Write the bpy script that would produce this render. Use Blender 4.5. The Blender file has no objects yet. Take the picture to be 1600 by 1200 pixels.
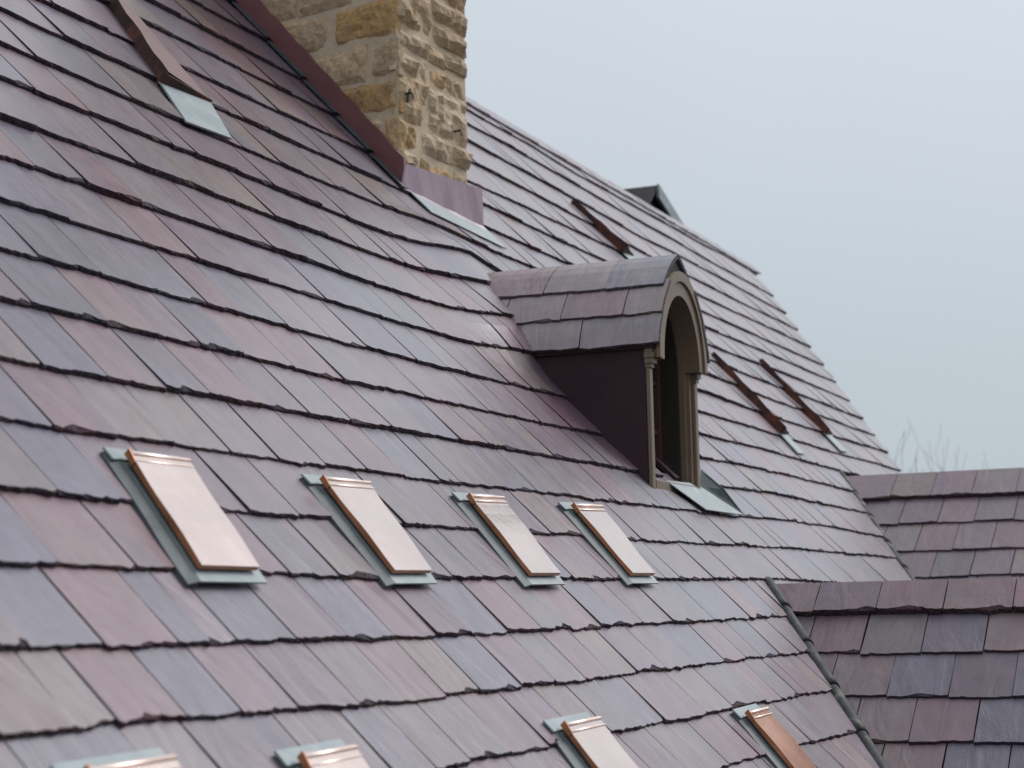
import bpy, bmesh, math, random
from mathutils import Vector, Matrix, noise

random.seed(11)
R = random.random
def U(a, b): return a + (b - a) * random.random()

scn = bpy.context.scene
COL = scn.collection

# ------------------------------------------------------------------ camera
cam_d = bpy.data.cameras.new('camera')
cam = bpy.data.objects.new('camera', cam_d)
COL.objects.link(cam)
scn.camera = cam
AX = Vector((0.39368565, 0.10393301, 0.91335072))      # along the eaves
AY = Vector((0.91899499, -0.06767677, -0.38841738))    # out from the roof
AZ = Vector((-0.02144324, -0.99227909, 0.12215729))    # up
cam_loc = Vector((-8.395733, -2.741872, -0.546512))
right = Vector((AX[0], -AY[0], AZ[0]))
up = -Vector((AX[1], -AY[1], AZ[1]))
back = -Vector((AX[2], -AY[2], AZ[2]))
M = Matrix((right, up, back)).transposed().to_4x4()
M.translation = cam_loc
cam.matrix_world = M
cam_d.sensor_width = 36.0
cam_d.lens = 2900 / 1600 * 36.0
cam_d.clip_start = 0.05
cam_d.clip_end = 2000
cam_d.dof.use_dof = True
cam_d.dof.focus_distance = 7.0
cam_d.dof.aperture_fstop = 3.9
cam_d.dof.aperture_blades = 9

# ------------------------------------------------------------------ world
w = bpy.data.worlds.new("World")
scn.world = w
w.use_nodes = True
nt = w.node_tree
nt.nodes.clear()
out = nt.nodes.new('ShaderNodeOutputWorld')
bg = nt.nodes.new('ShaderNodeBackground')
sky = nt.nodes.new('ShaderNodeTexSky')
sky.sky_type = 'NISHITA'
sky.sun_disc = False
SUN_EL, SUN_AZ = math.radians(42), math.radians(124)   # azimuth clockwise from +Y
sky.sun_elevation = SUN_EL
sky.sun_rotation = SUN_AZ
sky.dust_density = 4.0
tc = nt.nodes.new('ShaderNodeTexCoord')
sep = nt.nodes.new('ShaderNodeSeparateXYZ')
ramp = nt.nodes.new('ShaderNodeValToRGB')             # overcast: pale, brighter overhead
ramp.color_ramp.elements[0].position = 0.0
ramp.color_ramp.elements[0].color = (0.485, 0.565, 0.625, 1)
ramp.color_ramp.elements[1].position = 1.0
ramp.color_ramp.elements[1].color = (1.0, 1.04, 1.08, 1)
e = ramp.color_ramp.elements.new(0.12); e.color = (0.53, 0.60, 0.66, 1)
e = ramp.color_ramp.elements.new(0.30); e.color = (0.65, 0.71, 0.77, 1)
nz = nt.nodes.new('ShaderNodeTexNoise')
nz.inputs['Scale'].default_value = 2.2
nz.inputs['Detail'].default_value = 3
mr = nt.nodes.new('ShaderNodeMapRange')
mr.inputs['To Min'].default_value = 9.3
mr.inputs['To Max'].default_value = 10.7
mul = nt.nodes.new('ShaderNodeVectorMath'); mul.operation = 'SCALE'
mix = nt.nodes.new('ShaderNodeMix'); mix.data_type = 'RGBA'
mix.inputs['Factor'].default_value = 0.9
L = nt.links.new
L(tc.outputs['Generated'], sep.inputs[0]); L(sep.outputs['Z'], ramp.inputs[0])
L(tc.outputs['Generated'], nz.inputs['Vector']); L(nz.outputs['Fac'], mr.inputs['Value'])
L(ramp.outputs[0], mul.inputs[0]); L(mr.outputs[0], mul.inputs['Scale'])
L(sky.outputs[0], mix.inputs['A']); L(mul.outputs[0], mix.inputs['B'])
L(mix.outputs['Result'], bg.inputs['Color'])
bg.inputs['Strength'].default_value = 0.080
L(bg.outputs[0], out.inputs[0])

# ------------------------------------------------------------------ sun (overcast)
sd = bpy.data.lights.new('sun', 'SUN')
sd.energy = 1.5
sd.angle = math.radians(30)
sd.color = (1.0, 0.975, 0.975)
sun = bpy.data.objects.new('sun', sd)
COL.objects.link(sun)
to_sun = Vector((math.sin(SUN_AZ) * math.cos(SUN_EL), math.cos(SUN_AZ) * math.cos(SUN_EL), math.sin(SUN_EL)))
sun.rotation_euler = to_sun.to_track_quat('Z', 'Y').to_euler()

scn.view_settings.view_transform = 'Standard'
scn.view_settings.look = 'None'
scn.view_settings.exposure = 0.33
scn.view_settings.gamma = 1.0
scn.view_settings.use_curve_mapping = False

# ------------------------------------------------------------------ frames
PITCH = math.radians(47)
CP, SP = math.cos(PITCH), math.sin(PITCH)
class Frame:
    """a roof plane: a along the courses, b up the slope, h off the surface"""
    def __init__(s, o, ea, eb):
        s.o, s.ea, s.eb = Vector(o), Vector(ea).normalized(), Vector(eb).normalized()
        s.n = s.ea.cross(s.eb).normalized()
    def __call__(s, a, b, h=0.0):
        return s.o + s.ea * a + s.eb * b + s.n * h
MAIN = Frame((0, 0, 0), (1, 0, 0), (0, CP, SP))
def project(p):
    q = p - cam_loc
    x, y, z = q.dot(right), q.dot(up), -q.dot(back)
    if z < 0.05: return None
    return 800 + 2900 * x / z, 600 - 2900 * y / z, z

# ------------------------------------------------------------------ materials
def new_mat(name):
    m = bpy.data.materials.new(name)
    m.use_nodes = True
    return m, m.node_tree.nodes, m.node_tree.links, m.node_tree.nodes['Principled BSDF']
def N(nodes, t, **kw):
    n = nodes.new(t)
    for k, v in kw.items():
        if k in n.inputs: n.inputs[k].default_value = v
        else: setattr(n, k, v)
    return n
def cramp(nodes, stops):
    r = nodes.new('ShaderNodeValToRGB')
    els = r.color_ramp.elements
    while len(els) < len(stops): els.new(0.5)
    for el, (p, c) in zip(els, stops):
        el.position = p
        el.color = c if len(c) == 4 else (*c, 1)
    return r
def mixc(nodes, links, fac, a, b, mode='MIX'):
    m = nodes.new('ShaderNodeMix'); m.data_type = 'RGBA'; m.blend_type = mode
    for sock, v in (('Factor', fac), ('A', a), ('B', b)):
        if hasattr(v, 'is_linked') or hasattr(v, 'links'): links.new(v, m.inputs[sock])
        else: m.inputs[sock].default_value = v if not isinstance(v, tuple) or len(v) == 4 else (*v, 1)
    return m.outputs['Result']

def slate_material(name, edge=False, rough=(0.28, 0.42), bump=0.5, rel=1.0, coat=0.45):
    m, n, l, b = new_mat(name)
    at = N(n, 'ShaderNodeAttribute', attribute_name='sc')
    t1 = N(n, 'ShaderNodeAttribute', attribute_name='tint')
    t2 = N(n, 'ShaderNodeAttribute', attribute_name='tint2')
    mp = N(n, 'ShaderNodeMapping'); mp.inputs['Scale'].default_value = (1, 0.32, 1)
    l.new(at.outputs['Vector'], mp.inputs['Vector'])
    band = N(n, 'ShaderNodeTexNoise', Scale=5.5, Detail=3.0, Roughness=0.5, Distortion=0.6)
    l.new(mp.outputs[0], band.inputs['Vector'])
    br = cramp(n, [(0.40, (0, 0, 0)), (0.64, (1, 1, 1))]); l.new(band.outputs['Fac'], br.inputs[0])
    col = mixc(n, l, br.outputs[0], t1.outputs['Color'], t2.outputs['Color'])
    mp2 = N(n, 'ShaderNodeMapping'); mp2.inputs['Scale'].default_value = (1, 0.13, 1)
    l.new(at.outputs['Vector'], mp2.inputs['Vector'])
    st = N(n, 'ShaderNodeTexNoise', Scale=42.0, Detail=4.0, Roughness=0.6)
    l.new(mp2.outputs[0], st.inputs['Vector'])
    sr = cramp(n, [(0.30, (0.72, 0.72, 0.73)), (0.70, (1.24, 1.23, 1.23))]); l.new(st.outputs['Fac'], sr.inputs[0])
    col = mixc(n, l, 0.38, col, sr.outputs[0], 'MULTIPLY')
    cl = N(n, 'ShaderNodeTexNoise', Scale=9.0, Detail=6.0, Roughness=0.65)
    l.new(at.outputs['Vector'], cl.inputs['Vector'])
    cr = cramp(n, [(0.32, (0.74, 0.74, 0.75)), (0.72, (1.2, 1.2, 1.2))]); l.new(cl.outputs['Fac'], cr.inputs[0])
    col = mixc(n, l, 0.58, col, cr.outputs[0], 'MULTIPLY')
    fine = N(n, 'ShaderNodeTexNoise', Scale=110.0, Detail=4.0, Roughness=0.7)
    l.new(at.outputs['Vector'], fine.inputs['Vector'])
    if edge:
        er = cramp(n, [(0.38, (0.13, 0.125, 0.125)), (0.75, (0.80, 0.77, 0.77))]); l.new(fine.outputs['Fac'], er.inputs[0])
        col = mixc(n, l, 1.0, col, er.outputs[0], 'MULTIPLY')
        b.inputs['Roughness'].default_value = 0.85
        b.inputs['Specular IOR Level'].default_value = 0.2
    else:
        rr = N(n, 'ShaderNodeMapRange'); rr.inputs['To Min'].default_value = rough[0]; rr.inputs['To Max'].default_value = rough[1]
        l.new(cl.outputs['Fac'], rr.inputs['Value']); l.new(rr.outputs[0], b.inputs['Roughness'])
        b.inputs['IOR'].default_value = 1.52
        b.inputs['Coat Weight'].default_value = coat
        b.inputs['Coat Roughness'].default_value = 0.30
        b.inputs['Coat IOR'].default_value = 1.45
    # riven relief: broad steps, cleft lines, grain
    vz = N(n, 'ShaderNodeTexNoise', Scale=6.0, Detail=5.0, Roughness=0.55, Distortion=1.2)
    l.new(mp.outputs[0], vz.inputs['Vector'])
    cx = N(n, 'ShaderNodeTexNoise', Scale=5.0, Detail=5.0, Roughness=0.6, Distortion=1.6)
    mp3 = N(n, 'ShaderNodeMapping'); mp3.inputs['Scale'].default_value = (1, 0.55, 1)
    l.new(at.outputs['Vector'], mp3.inputs['Vector']); l.new(mp3.outputs[0], cx.inputs['Vector'])
    cw = N(n, 'ShaderNodeMath', operation='MULTIPLY'); cw.inputs[1].default_value = 7.0
    l.new(cx.outputs['Fac'], cw.inputs[0])
    cf = N(n, 'ShaderNodeMath', operation='FRACT'); l.new(cw.outputs[0], cf.inputs[0])
    cl_ = cramp(n, [(0.0, (1, 1, 1)), (0.035, (0, 0, 0))]); l.new(cf.outputs[0], cl_.inputs[0])
    ck = N(n, 'ShaderNodeTexNoise', Scale=7.5, Detail=2.0)
    l.new(at.outputs['Vector'], ck.inputs['Vector'])
    ckr = cramp(n, [(0.54, (0, 0, 0)), (0.62, (1, 1, 1))]); l.new(ck.outputs['Fac'], ckr.inputs[0])
    cm = N(n, 'ShaderNodeMath', operation='MULTIPLY'); l.new(cl_.outputs[0], cm.inputs[0]); l.new(ckr.outputs[0], cm.inputs[1])
    col = mixc(n, l, cm.outputs[0], col, (0.045, 0.036, 0.042))
    l.new(col, b.inputs['Base Color'])
    wz = N(n, 'ShaderNodeMath', operation='MULTIPLY'); wz.inputs[1].default_value = 9.0
    l.new(vz.outputs['Fac'], wz.inputs[0])
    sn = N(n, 'ShaderNodeMath', operation='FRACT'); l.new(wz.outputs[0], sn.inputs[0])
    a1 = N(n, 'ShaderNodeMath', operation='MULTIPLY_ADD'); a1.inputs[1].default_value = 0.0013 * rel
    l.new(sn.outputs[0], a1.inputs[0])
    a2 = N(n, 'ShaderNodeMath', operation='MULTIPLY'); a2.inputs[1].default_value = 0.0004 * rel
    l.new(fine.outputs['Fac'], a2.inputs[0]); l.new(a2.outputs[0], a1.inputs[2])
    a3 = N(n, 'ShaderNodeMath', operation='MULTIPLY_ADD'); a3.inputs[1].default_value = 0.0011
    l.new(st.outputs['Fac'], a3.inputs[0]); l.new(a1.outputs[0], a3.inputs[2])
    bp = N(n, 'ShaderNodeBump', Strength=bump, Distance=1.0)
    l.new(a3.outputs[0], bp.inputs['Height']); l.new(bp.outputs[0], b.inputs['Normal'])
    return m
MAT_SLATE = slate_material('riven_slate')
MAT_SLATE_ROUGH = slate_material('rough_riven_slate', bump=0.8, rel=2.0, coat=0.35, rough=(0.40, 0.58))
MAT_EDGE = slate_material('broken_slate_edge', edge=True, bump=0.9)

def noise_mat(name, stops, scale=8.0, rough=0.6, metal=0.0, bump=0.0, bscale=60.0, stretch=(1, 1, 1), detail=5.0, rrange=None, spec=None, dist=0.01):
    m, n, l, b = new_mat(name)
    tc = N(n, 'ShaderNodeTexCoord')
    mp = N(n, 'ShaderNodeMapping'); mp.inputs['Scale'].default_value = stretch
    l.new(tc.outputs['Object'], mp.inputs['Vector'])
    nz = N(n, 'ShaderNodeTexNoise', Scale=scale, Detail=detail, Roughness=0.6, Distortion=0.4)
    l.new(mp.outputs[0], nz.inputs['Vector'])
    r = cramp(n, stops); l.new(nz.outputs['Fac'], r.inputs[0])
    l.new(r.outputs[0], b.inputs['Base Color'])
    b.inputs['Roughness'].default_value = rough
    b.inputs['Metallic'].default_value = metal
    if spec is not None: b.inputs['Specular IOR Level'].default_value = spec
    if rrange:
        q = N(n, 'ShaderNodeMapRange'); q.inputs['To Min'].default_value, q.inputs['To Max'].default_value = rrange
        l.new(nz.outputs['Fac'], q.inputs['Value']); l.new(q.outputs[0], b.inputs['Roughness'])
    if bump:
        f = N(n, 'ShaderNodeTexNoise', Scale=bscale, Detail=6.0, Roughness=0.65)
        l.new(tc.outputs['Object'], f.inputs['Vector'])
        bp = N(n, 'ShaderNodeBump', Strength=bump, Distance=dist)
        l.new(f.outputs['Fac'], bp.inputs['Height']); l.new(bp.outputs[0], b.inputs['Normal'])
    return m
MAT_DECK = noise_mat('roofing_felt', [(0.3, (0.02, 0.018, 0.02)), (0.7, (0.04, 0.036, 0.04))], rough=0.9)
MAT_COPPER = noise_mat('bright_copper', [(0.3, (0.86, 0.70, 0.64)), (0.7, (0.92, 0.76, 0.70))], scale=5, rough=0.24, metal=1.0, bump=0.10, bscale=6, rrange=(0.09, 0.20), dist=0.015)
MAT_COPPER_SEAM = noise_mat('folded_copper_seam', [(0.3, (0.84, 0.66, 0.59)), (0.7, (0.90, 0.73, 0.66))], scale=5, rough=0.42, metal=1.0)
MAT_COPPER_WING_REFLECTION = noise_mat('copper_wing_reflection', [(0.35, (0.36, 0.17, 0.11)), (0.65, (0.52, 0.28, 0.19))], scale=4, rough=0.3, metal=1.0, bump=0.10, bscale=6, rrange=(0.22, 0.34), dist=0.015)  # same copper, the dark wing's reflection put into its base colour
MAT_COPPER_EDGE = noise_mat('cut_copper_edge', [(0.3, (0.34, 0.13, 0.065)), (0.7, (0.56, 0.25, 0.13))], scale=9, rough=0.4, metal=0.75)
MAT_COPPER_OLD = noise_mat('weathered_copper', [(0.34, (0.022, 0.012, 0.012)), (0.50, (0.06, 0.024, 0.02)), (0.60, (0.12, 0.036, 0.022)), (0.70, (0.035, 0.018, 0.016))], scale=6, rough=0.6, spec=0.25, bump=0.2, bscale=12, dist=0.02)
MAT_COPPER_TOP = noise_mat('dulled_copper', [(0.35, (0.18, 0.125, 0.135)), (0.65, (0.22, 0.135, 0.14))], scale=4, rough=0.42)
MAT_VERDI = noise_mat('verdigris_flashing', [(0.30, (0.20, 0.245, 0.26)), (0.62, (0.27, 0.315, 0.33)), (0.75, (0.38, 0.415, 0.425))], scale=7, rough=0.48, metal=0.15, bump=0.15, bscale=14, dist=0.02)
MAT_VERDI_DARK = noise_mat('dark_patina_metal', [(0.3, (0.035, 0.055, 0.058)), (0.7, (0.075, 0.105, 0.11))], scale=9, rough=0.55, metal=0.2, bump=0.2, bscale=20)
MAT_SIDE = noise_mat('grey_green_sheet', [(0.3, (0.04, 0.055, 0.06)), (0.7, (0.085, 0.11, 0.115))], scale=9, rough=0.55, bump=0.2, bscale=20)
MAT_MAROON = noise_mat('maroon_flashing', [(0.3, (0.150, 0.056, 0.062)), (0.7, (0.185, 0.072, 0.078))], scale=3, rough=0.45, bump=0.05, bscale=10)
MAT_APRON = noise_mat('lilac_apron_metal', [(0.3, (0.42, 0.315, 0.385)), (0.7, (0.47, 0.36, 0.42))], scale=4, rough=0.42, metal=0.1, bump=0.08, bscale=9)
MAT_LEAD = noise_mat('valley_metal', [(0.30, (0.014, 0.018, 0.021)), (0.54, (0.034, 0.037, 0.038)), (0.70, (0.20, 0.19, 0.17))], scale=13, rough=0.6, spec=0.3, bump=0.25, bscale=16)
MAT_TAUPE = noise_mat('taupe_painted_wood', [(0.3, (0.155, 0.110, 0.076)), (0.7, (0.19, 0.138, 0.098))], scale=5, rough=0.5, bump=0.05, bscale=40)
MAT_OLIVE = noise_mat('dark_olive_paint', [(0.3, (0.022, 0.019, 0.014)), (0.7, (0.03, 0.026, 0.019))], scale=5, rough=0.55)
MAT_CHEEK = noise_mat('dark_maroon_cheek', [(0.3, (0.042, 0.024, 0.029)), (0.7, (0.054, 0.031, 0.036))], scale=4, rough=0.8, spec=0.15)
MAT_SASH = noise_mat('red_brown_sash', [(0.3, (0.07, 0.032, 0.028)), (0.7, (0.10, 0.045, 0.038))], scale=6, rough=0.45)
MAT_GLASS, _n, _l, _b = new_mat('dark_window_glass')
_b.inputs['Base Color'].default_value = (0.012, 0.012, 0.011, 1); _b.inputs['Roughness'].default_value = 0.06
MAT_GREYWALL = noise_mat('grey_stucco', [(0.3, (0.20, 0.19, 0.185)), (0.7, (0.27, 0.255, 0.25))], rough=0.9, bump=0.2)
MAT_BARK = noise_mat('grey_bark', [(0.3, (0.09, 0.08, 0.075)), (0.7, (0.16, 0.145, 0.135))], rough=0.9, bump=0.4)
MAT_MORTAR = noise_mat('pale_mortar', [(0.3, (0.47, 0.375, 0.265)), (0.7, (0.60, 0.49, 0.355))], scale=14, rough=0.95, bump=0.6, bscale=70)
MAT_GROUND = noise_mat('winter_lawn', [(0.3, (0.045, 0.048, 0.028)), (0.7, (0.085, 0.08, 0.05))], scale=0.4, rough=0.95)
MAT_IRON = noise_mat('dark_iron', [(0.3, (0.015, 0.02, 0.02)), (0.7, (0.03, 0.035, 0.035))], rough=0.5, metal=0.7)

def stone_material(name):
    m, n, l, b = new_mat(name)
    tc = N(n, 'ShaderNodeTexCoord')
    t1 = N(n, 'ShaderNodeAttribute', attribute_name='tint')
    t2 = N(n, 'ShaderNodeAttribute', attribute_name='tint2')
    nz = N(n, 'ShaderNodeTexNoise', Scale=7.0, Detail=5.0, Roughness=0.6, Distortion=0.8)
    l.new(tc.outputs['Object'], nz.inputs['Vector'])
    r = cramp(n, [(0.40, (0, 0, 0)), (0.62, (1, 1, 1))]); l.new(nz.outputs['Fac'], r.inputs[0])
    col = mixc(n, l, r.outputs[0], t1.outputs['Color'], t2.outputs['Color'])
    f = N(n, 'ShaderNodeTexNoise', Scale=34.0, Detail=8.0, Roughness=0.7)
    l.new(tc.outputs['Object'], f.inputs['Vector'])
    fr = cramp(n, [(0.32, (0.62, 0.60, 0.58)), (0.68, (1.22, 1.22, 1.2))]); l.new(f.outputs['Fac'], fr.inputs[0])
    col = mixc(n, l, 0.85, col, fr.outputs[0], 'MULTIPLY')
    l.new(col, b.inputs['Base Color'])
    b.inputs['Roughness'].default_value = 0.9
    b.inputs['Specular IOR Level'].default_value = 0.25
    bp = N(n, 'ShaderNodeBump', Strength=0.9, Distance=0.022)
    l.new(f.outputs['Fac'], bp.inputs['Height']); l.new(bp.outputs[0], b.inputs['Normal'])
    return m
MAT_STONE = stone_material('rough_sandstone')

# ------------------------------------------------------------------ object helpers
def link(o, parent=None):
    COL.objects.link(o)
    if parent is not None:
        o.parent = parent
        o.matrix_parent_inverse = Matrix.Translation(-parent.location)
    return o
def mesh_obj(name, verts, faces, mats, parent=None, mids=None, smooth=False, attrs=None):
    me = bpy.data.meshes.new(name)
    me.from_pydata([tuple(v) for v in verts], [], faces)
    for m in (mats if isinstance(mats, (list, tuple)) else [mats]): me.materials.append(m)
    if mids: me.polygons.foreach_set('material_index', mids)
    if smooth: me.polygons.foreach_set('use_smooth', [True] * len(me.polygons))
    if attrs:
        for k, (kind, data) in attrs.items():
            if kind == 'C':
                a = me.attributes.new(k, 'FLOAT_COLOR', 'POINT'); a.data.foreach_set('color', data)
            else:
                a = me.attributes.new(k, 'FLOAT_VECTOR', 'POINT'); a.data.foreach_set('vector', data)
    me.update()
    return link(bpy.data.objects.new(name, me), parent)
def thing(name, label, cat, loc, group=None):
    o = bpy.data.objects.new(name, None)
    o.location = loc
    o.empty_display_size = 0.1
    COL.objects.link(o)
    o['label'] = label; o['category'] = cat
    if group: o['group'] = group
    o['kind'] = 'thing'
    return o
class MB:
    """collects boxes, prisms and tubes into one mesh"""
    def __init__(s): s.v, s.f, s.m = [], [], []
    def add(s, vs, fs, mi=0):
        k = len(s.v); s.v += [Vector(v) for v in vs]
        s.f += [tuple(i + k for i in f) for f in fs]; s.m += [mi] * len(fs)
    def hexa(s, p, mi=0):      # 8 corners: bottom ring then top ring
        s.add(p, [(0, 3, 2, 1), (4, 5, 6, 7), (0, 1, 5, 4), (1, 2, 6, 5), (2, 3, 7, 6), (3, 0, 4, 7)], mi)
    def box(s, x0, x1, y0, y1, z0, z1, mi=0):
        s.hexa([(x0, y0, z0), (x1, y0, z0), (x1, y1, z0), (x0, y1, z0), (x0, y0, z1), (x1, y0, z1), (x1, y1, z1), (x0, y1, z1)], mi)
    def prism(s, loop, off, mi=0):     # loop of points extruded by a vector
        n = len(loop); off = Vector(off)
        vs = [Vector(p) for p in loop] + [Vector(p) + off for p in loop]
        fs = [tuple(range(n - 1, -1, -1)), tuple(range(n, 2 * n))] + [(i, (i + 1) % n, n + (i + 1) % n, n + i) for i in range(n)]
        s.add(vs, fs, mi)
    def tube(s, pts, rads, k=6, mi=0, cap=True):
        rings = []
        base = len(s.v)
        for i, p in enumerate(pts):
            p = Vector(p)
            d = (Vector(pts[min(i + 1, len(pts) - 1)]) - Vector(pts[max(i - 1, 0)])).normalized()
            a = d.orthogonal().normalized(); b = d.cross(a)
            for j in range(k):
                th = 2 * math.pi * j / k
                s.v.append(p + (a * math.cos(th) + b * math.sin(th)) * rads[i])
        for i in range(len(pts) - 1):
            for j in range(k):
                s.f.append((base + i * k + j, base + i * k + (j + 1) % k, base + (i + 1) * k + (j + 1) % k, base + (i + 1) * k + j)); s.m.append(mi)
        if cap:
            s.f.append(tuple(base + j for j in range(k - 1, -1, -1))); s.m.append(mi)
            q = base + (len(pts) - 1) * k
            s.f.append(tuple(q + j for j in range(k))); s.m.append(mi)
    def build(s, name, mats, parent=None, smooth=False, bevel=0.0):
        o = mesh_obj(name, s.v, s.f, mats, parent, s.m, smooth)
        bm = bmesh.new(); bm.from_mesh(o.data)
        bmesh.ops.recalc_face_normals(bm, faces=bm.faces)
        if bevel:
            bmesh.ops.bevel(bm, geom=list(bm.edges), offset=bevel, segments=1, affect='EDGES')
        bm.to_mesh(o.data); bm.free()
        return o

# ------------------------------------------------------------------ slates
TINT = {'P': (0.146, 0.098, 0.131), 'R': (0.170, 0.098, 0.122), 'B': (0.122, 0.107, 0.146),
        'G': (0.150, 0.120, 0.136), 'T': (0.168, 0.123, 0.126), 'L': (0.160, 0.123, 0.150),
        'D': (0.108, 0.075, 0.107)}
def pick(): return random.choices('PRBGTL', (38, 17, 18, 12, 5, 10))[0]
def tint(c):
    k = U(0.92, 1.09)
    return tuple(x * k * U(0.97, 1.03) for x in TINT[c])
def clip_poly(poly, p0, d, keep_sign):
    """Sutherland-Hodgman on (a, b, h, tailflag) points against a line"""
    outp = []
    def side(q): return ((q[0] - p0[0]) * d[1] - (q[1] - p0[1]) * d[0]) * keep_sign
    n = len(poly)
    for i in range(n):
        A, B = poly[i], poly[(i + 1) % n]
        sa, sb = side(A), side(B)
        if sa >= 0: outp.append(A)
        if sa * sb < 0:
            t = sa / (sa - sb)
            outp.append(tuple(A[j] + (B[j] - A[j]) * t for j in range(3)) + (0,))
    return outp
class SlateSet:
    """slates of one roof: the largest become objects of their own, the rest one stuff mesh"""
    def __init__(s, mat=None): s.items, s.mat = [], mat or MAT_SLATE
    def slate(s, fr, a0, a1, tail, head, cols, thk=None, clips=(), gap=0.003, light=1.0, chip=1.0, seg=12, lift=0.0115, warp=None, headlift=0.0):
        """tail: function a -> b; head: b at the upper end"""
        thk = thk or U(0.011, 0.0195)
        a0 += gap * U(0.4, 1.6); a1 -= gap * U(0.4, 1.6)
        tilt = U(-0.0035, 0.0035) + (U(-0.018, 0.018) if R() < 0.12 else 0)
        drop = U(-0.005, 0.005)
        hh = 0.0095 + headlift
        bt = tail((a0 + a1) / 2)
        twist = U(-0.0025, 0.0025)
        def hp(a, b):            # the flat of the slate
            f = min(max((b - bt) / (head - bt), 0), 1)
            return (lift + thk) * (1 - f) + hh * f + twist * (1 - f) * ((a - a0) / (a1 - a0) - .5)
        top, mid, low = [], [], []
        ph = U(0, 100)
        big = R() < 0.35                        # one larger flake off the edge
        fc, fw = U(0.05, 0.95), U(0.06, 0.18)
        for i in range(seg + 1):
            f = i / seg
            if 0 < i < seg: f += U(-0.38, 0.38) / seg
            a = a0 + (a1 - a0) * f
            b = tail(a) + drop + tilt * (f - 0.5) + chip * (0.007 * noise.noise((a * 14, ph, 0)) + 0.0055 * noise.noise((a * 48, ph, 4)))
            c = 0.002 + 0.007 * chip * max(0, noise.noise((a * 34, ph, 7)) + U(-0.2, 0.25))
            if big: c += 0.016 * chip * math.exp(-((f - fc) / fw) ** 2)
            if i in (0, seg): c += 0.003
            top.append((a, b + c, hp(a, b + c), 1))
            m_ = U(0.15, 0.55)
            mid.append((a, b + U(-.001, .002) * chip, hp(a, b) - m_ * thk))
            low.append((a, b + U(-0.003, 0.002) * chip, lift - 0.005))
        hb = head
        jr, jl = U(-0.002, 0.002), U(-0.002, 0.002)
        bm_ = (bt + hb) / 2
        poly = top + [(a1 + jr, bm_, hp(a1, bm_), 0), (a1, hb, hh, 0), (a0, hb, hh, 0), (a0 + jl, bm_, hp(a0, bm_), 0)]
        sub = {p[:2]: (q, r_) for p, q, r_ in zip(top, mid, low)}
        for (p0, d, sg) in clips:
            poly = clip_poly(poly, p0, d, sg)
            if len(poly) < 3: return
        W = (lambda a, b, h: fr(a, b, h + warp(a, b))) if warp else fr
        n = len(poly)
        vs = [W(*p[:3]) for p in poly]
        if warp and not clips:                  # curved slate: its face follows the curve in strips
            NR, m_ = 4, len(top)
            vs, fs, mats = [], [], []
            for r_ in range(NR + 1):
                for i, p in enumerate(top):
                    f = r_ / NR
                    e_ = (i / (m_ - 1))
                    aa, bb = p[0] + (a0 + (a1 - a0) * e_ - p[0]) * f, p[1] + (hb - p[1]) * f
                    vs.append(W(aa, bb, hp(aa, bb)))
            for r_ in range(NR):
                for i in range(m_ - 1):
                    q = r_ * m_ + i
                    fs.append((q, q + 1, q + m_ + 1, q + m_)); mats.append(0)
            k = len(vs)
            vs += [W(*q) for q in mid] + [W(*q) for q in low]
            for i in range(m_ - 1):
                fs.append((i, k + i, k + i + 1, i + 1)); mats.append(1)
                fs.append((k + i, k + m_ + i, k + m_ + i + 1, k + i + 1)); mats.append(1)
            for e_, flip in ((0, True), (m_ - 1, False)):
                col_ = [r_ * m_ + e_ for r_ in range(NR + 1)]
                k2 = len(vs)
                vs += [vs[q] - fr.n * .022 for q in col_]
                for r_ in range(NR):
                    f = (col_[r_], k2 + r_, k2 + r_ + 1, col_[r_ + 1])
                    fs.append(f[::-1] if flip else f); mats.append(1)
            n = len(top)
        else:
          mats = None
        lo_i, mi_i = [], []
        for p in (poly if mats is None else []):
            q = sub.get(p[:2])
            lo_i.append(len(vs)); vs.append(W(*q[1]) if q else W(p[0], p[1], -0.004))
            if q: mi_i.append(len(vs)); vs.append(W(*q[0]))
            else: mi_i.append(None)
        if mats is None: fs = [tuple(range(n))]
        for i in range(n if mats is None else 0):
            j = (i + 1) % n
            if mi_i[i] is not None and mi_i[j] is not None:
                fs.append((i, mi_i[i], mi_i[j], j)); fs.append((mi_i[i], lo_i[i], lo_i[j], mi_i[j]))
            else:
                f = [i] + ([mi_i[i]] if mi_i[i] is not None else []) + [lo_i[i], lo_i[j]] + ([mi_i[j]] if mi_i[j] is not None else []) + [j]
                fs.append(tuple(f))
        off = (U(-50, 50), U(-50, 50), U(-50, 50))
        sc = []
        for q in vs:
            d_ = q - fr.o
            sc += [d_.dot(fr.ea) + off[0], d_.dot(fr.eb) + off[1] + d_.dot(fr.n), off[2] + d_.dot(fr.n)]
        c1, c2 = tint(cols[0]), tint(cols[1])
        if light > 1.2:                         # dormer slates: light from above put into paler, greyer tints
            g1, g2 = sum(c1) / 3, sum(c2) / 3
            c1 = [v * .6 + g1 * .4 for v in c1]; c2 = [v * .6 + g2 * .4 for v in c2]
        c1 = [v * light for v in c1]; c2 = [v * light for v in c2]
        # how large it shows
        pr = [project(v) for v in (vs[:n] if mats is None else [vs[0], vs[len(top) - 1], vs[5 * len(top) - 1], vs[4 * len(top)]])]
        n = len(pr)
        area = 0
        if all(pr):
            xs = [min(max(q[0], 0), 1600) for q in pr]; ys = [min(max(q[1], 0), 1200) for q in pr]
            area = abs(sum(xs[i] * ys[(i + 1) % n] - xs[(i + 1) % n] * ys[i] for i in range(n))) / 2
        s.items.append((area, vs, fs, mats or [0] + [1] * (len(fs) - 1), sc, c1, c2))
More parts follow.
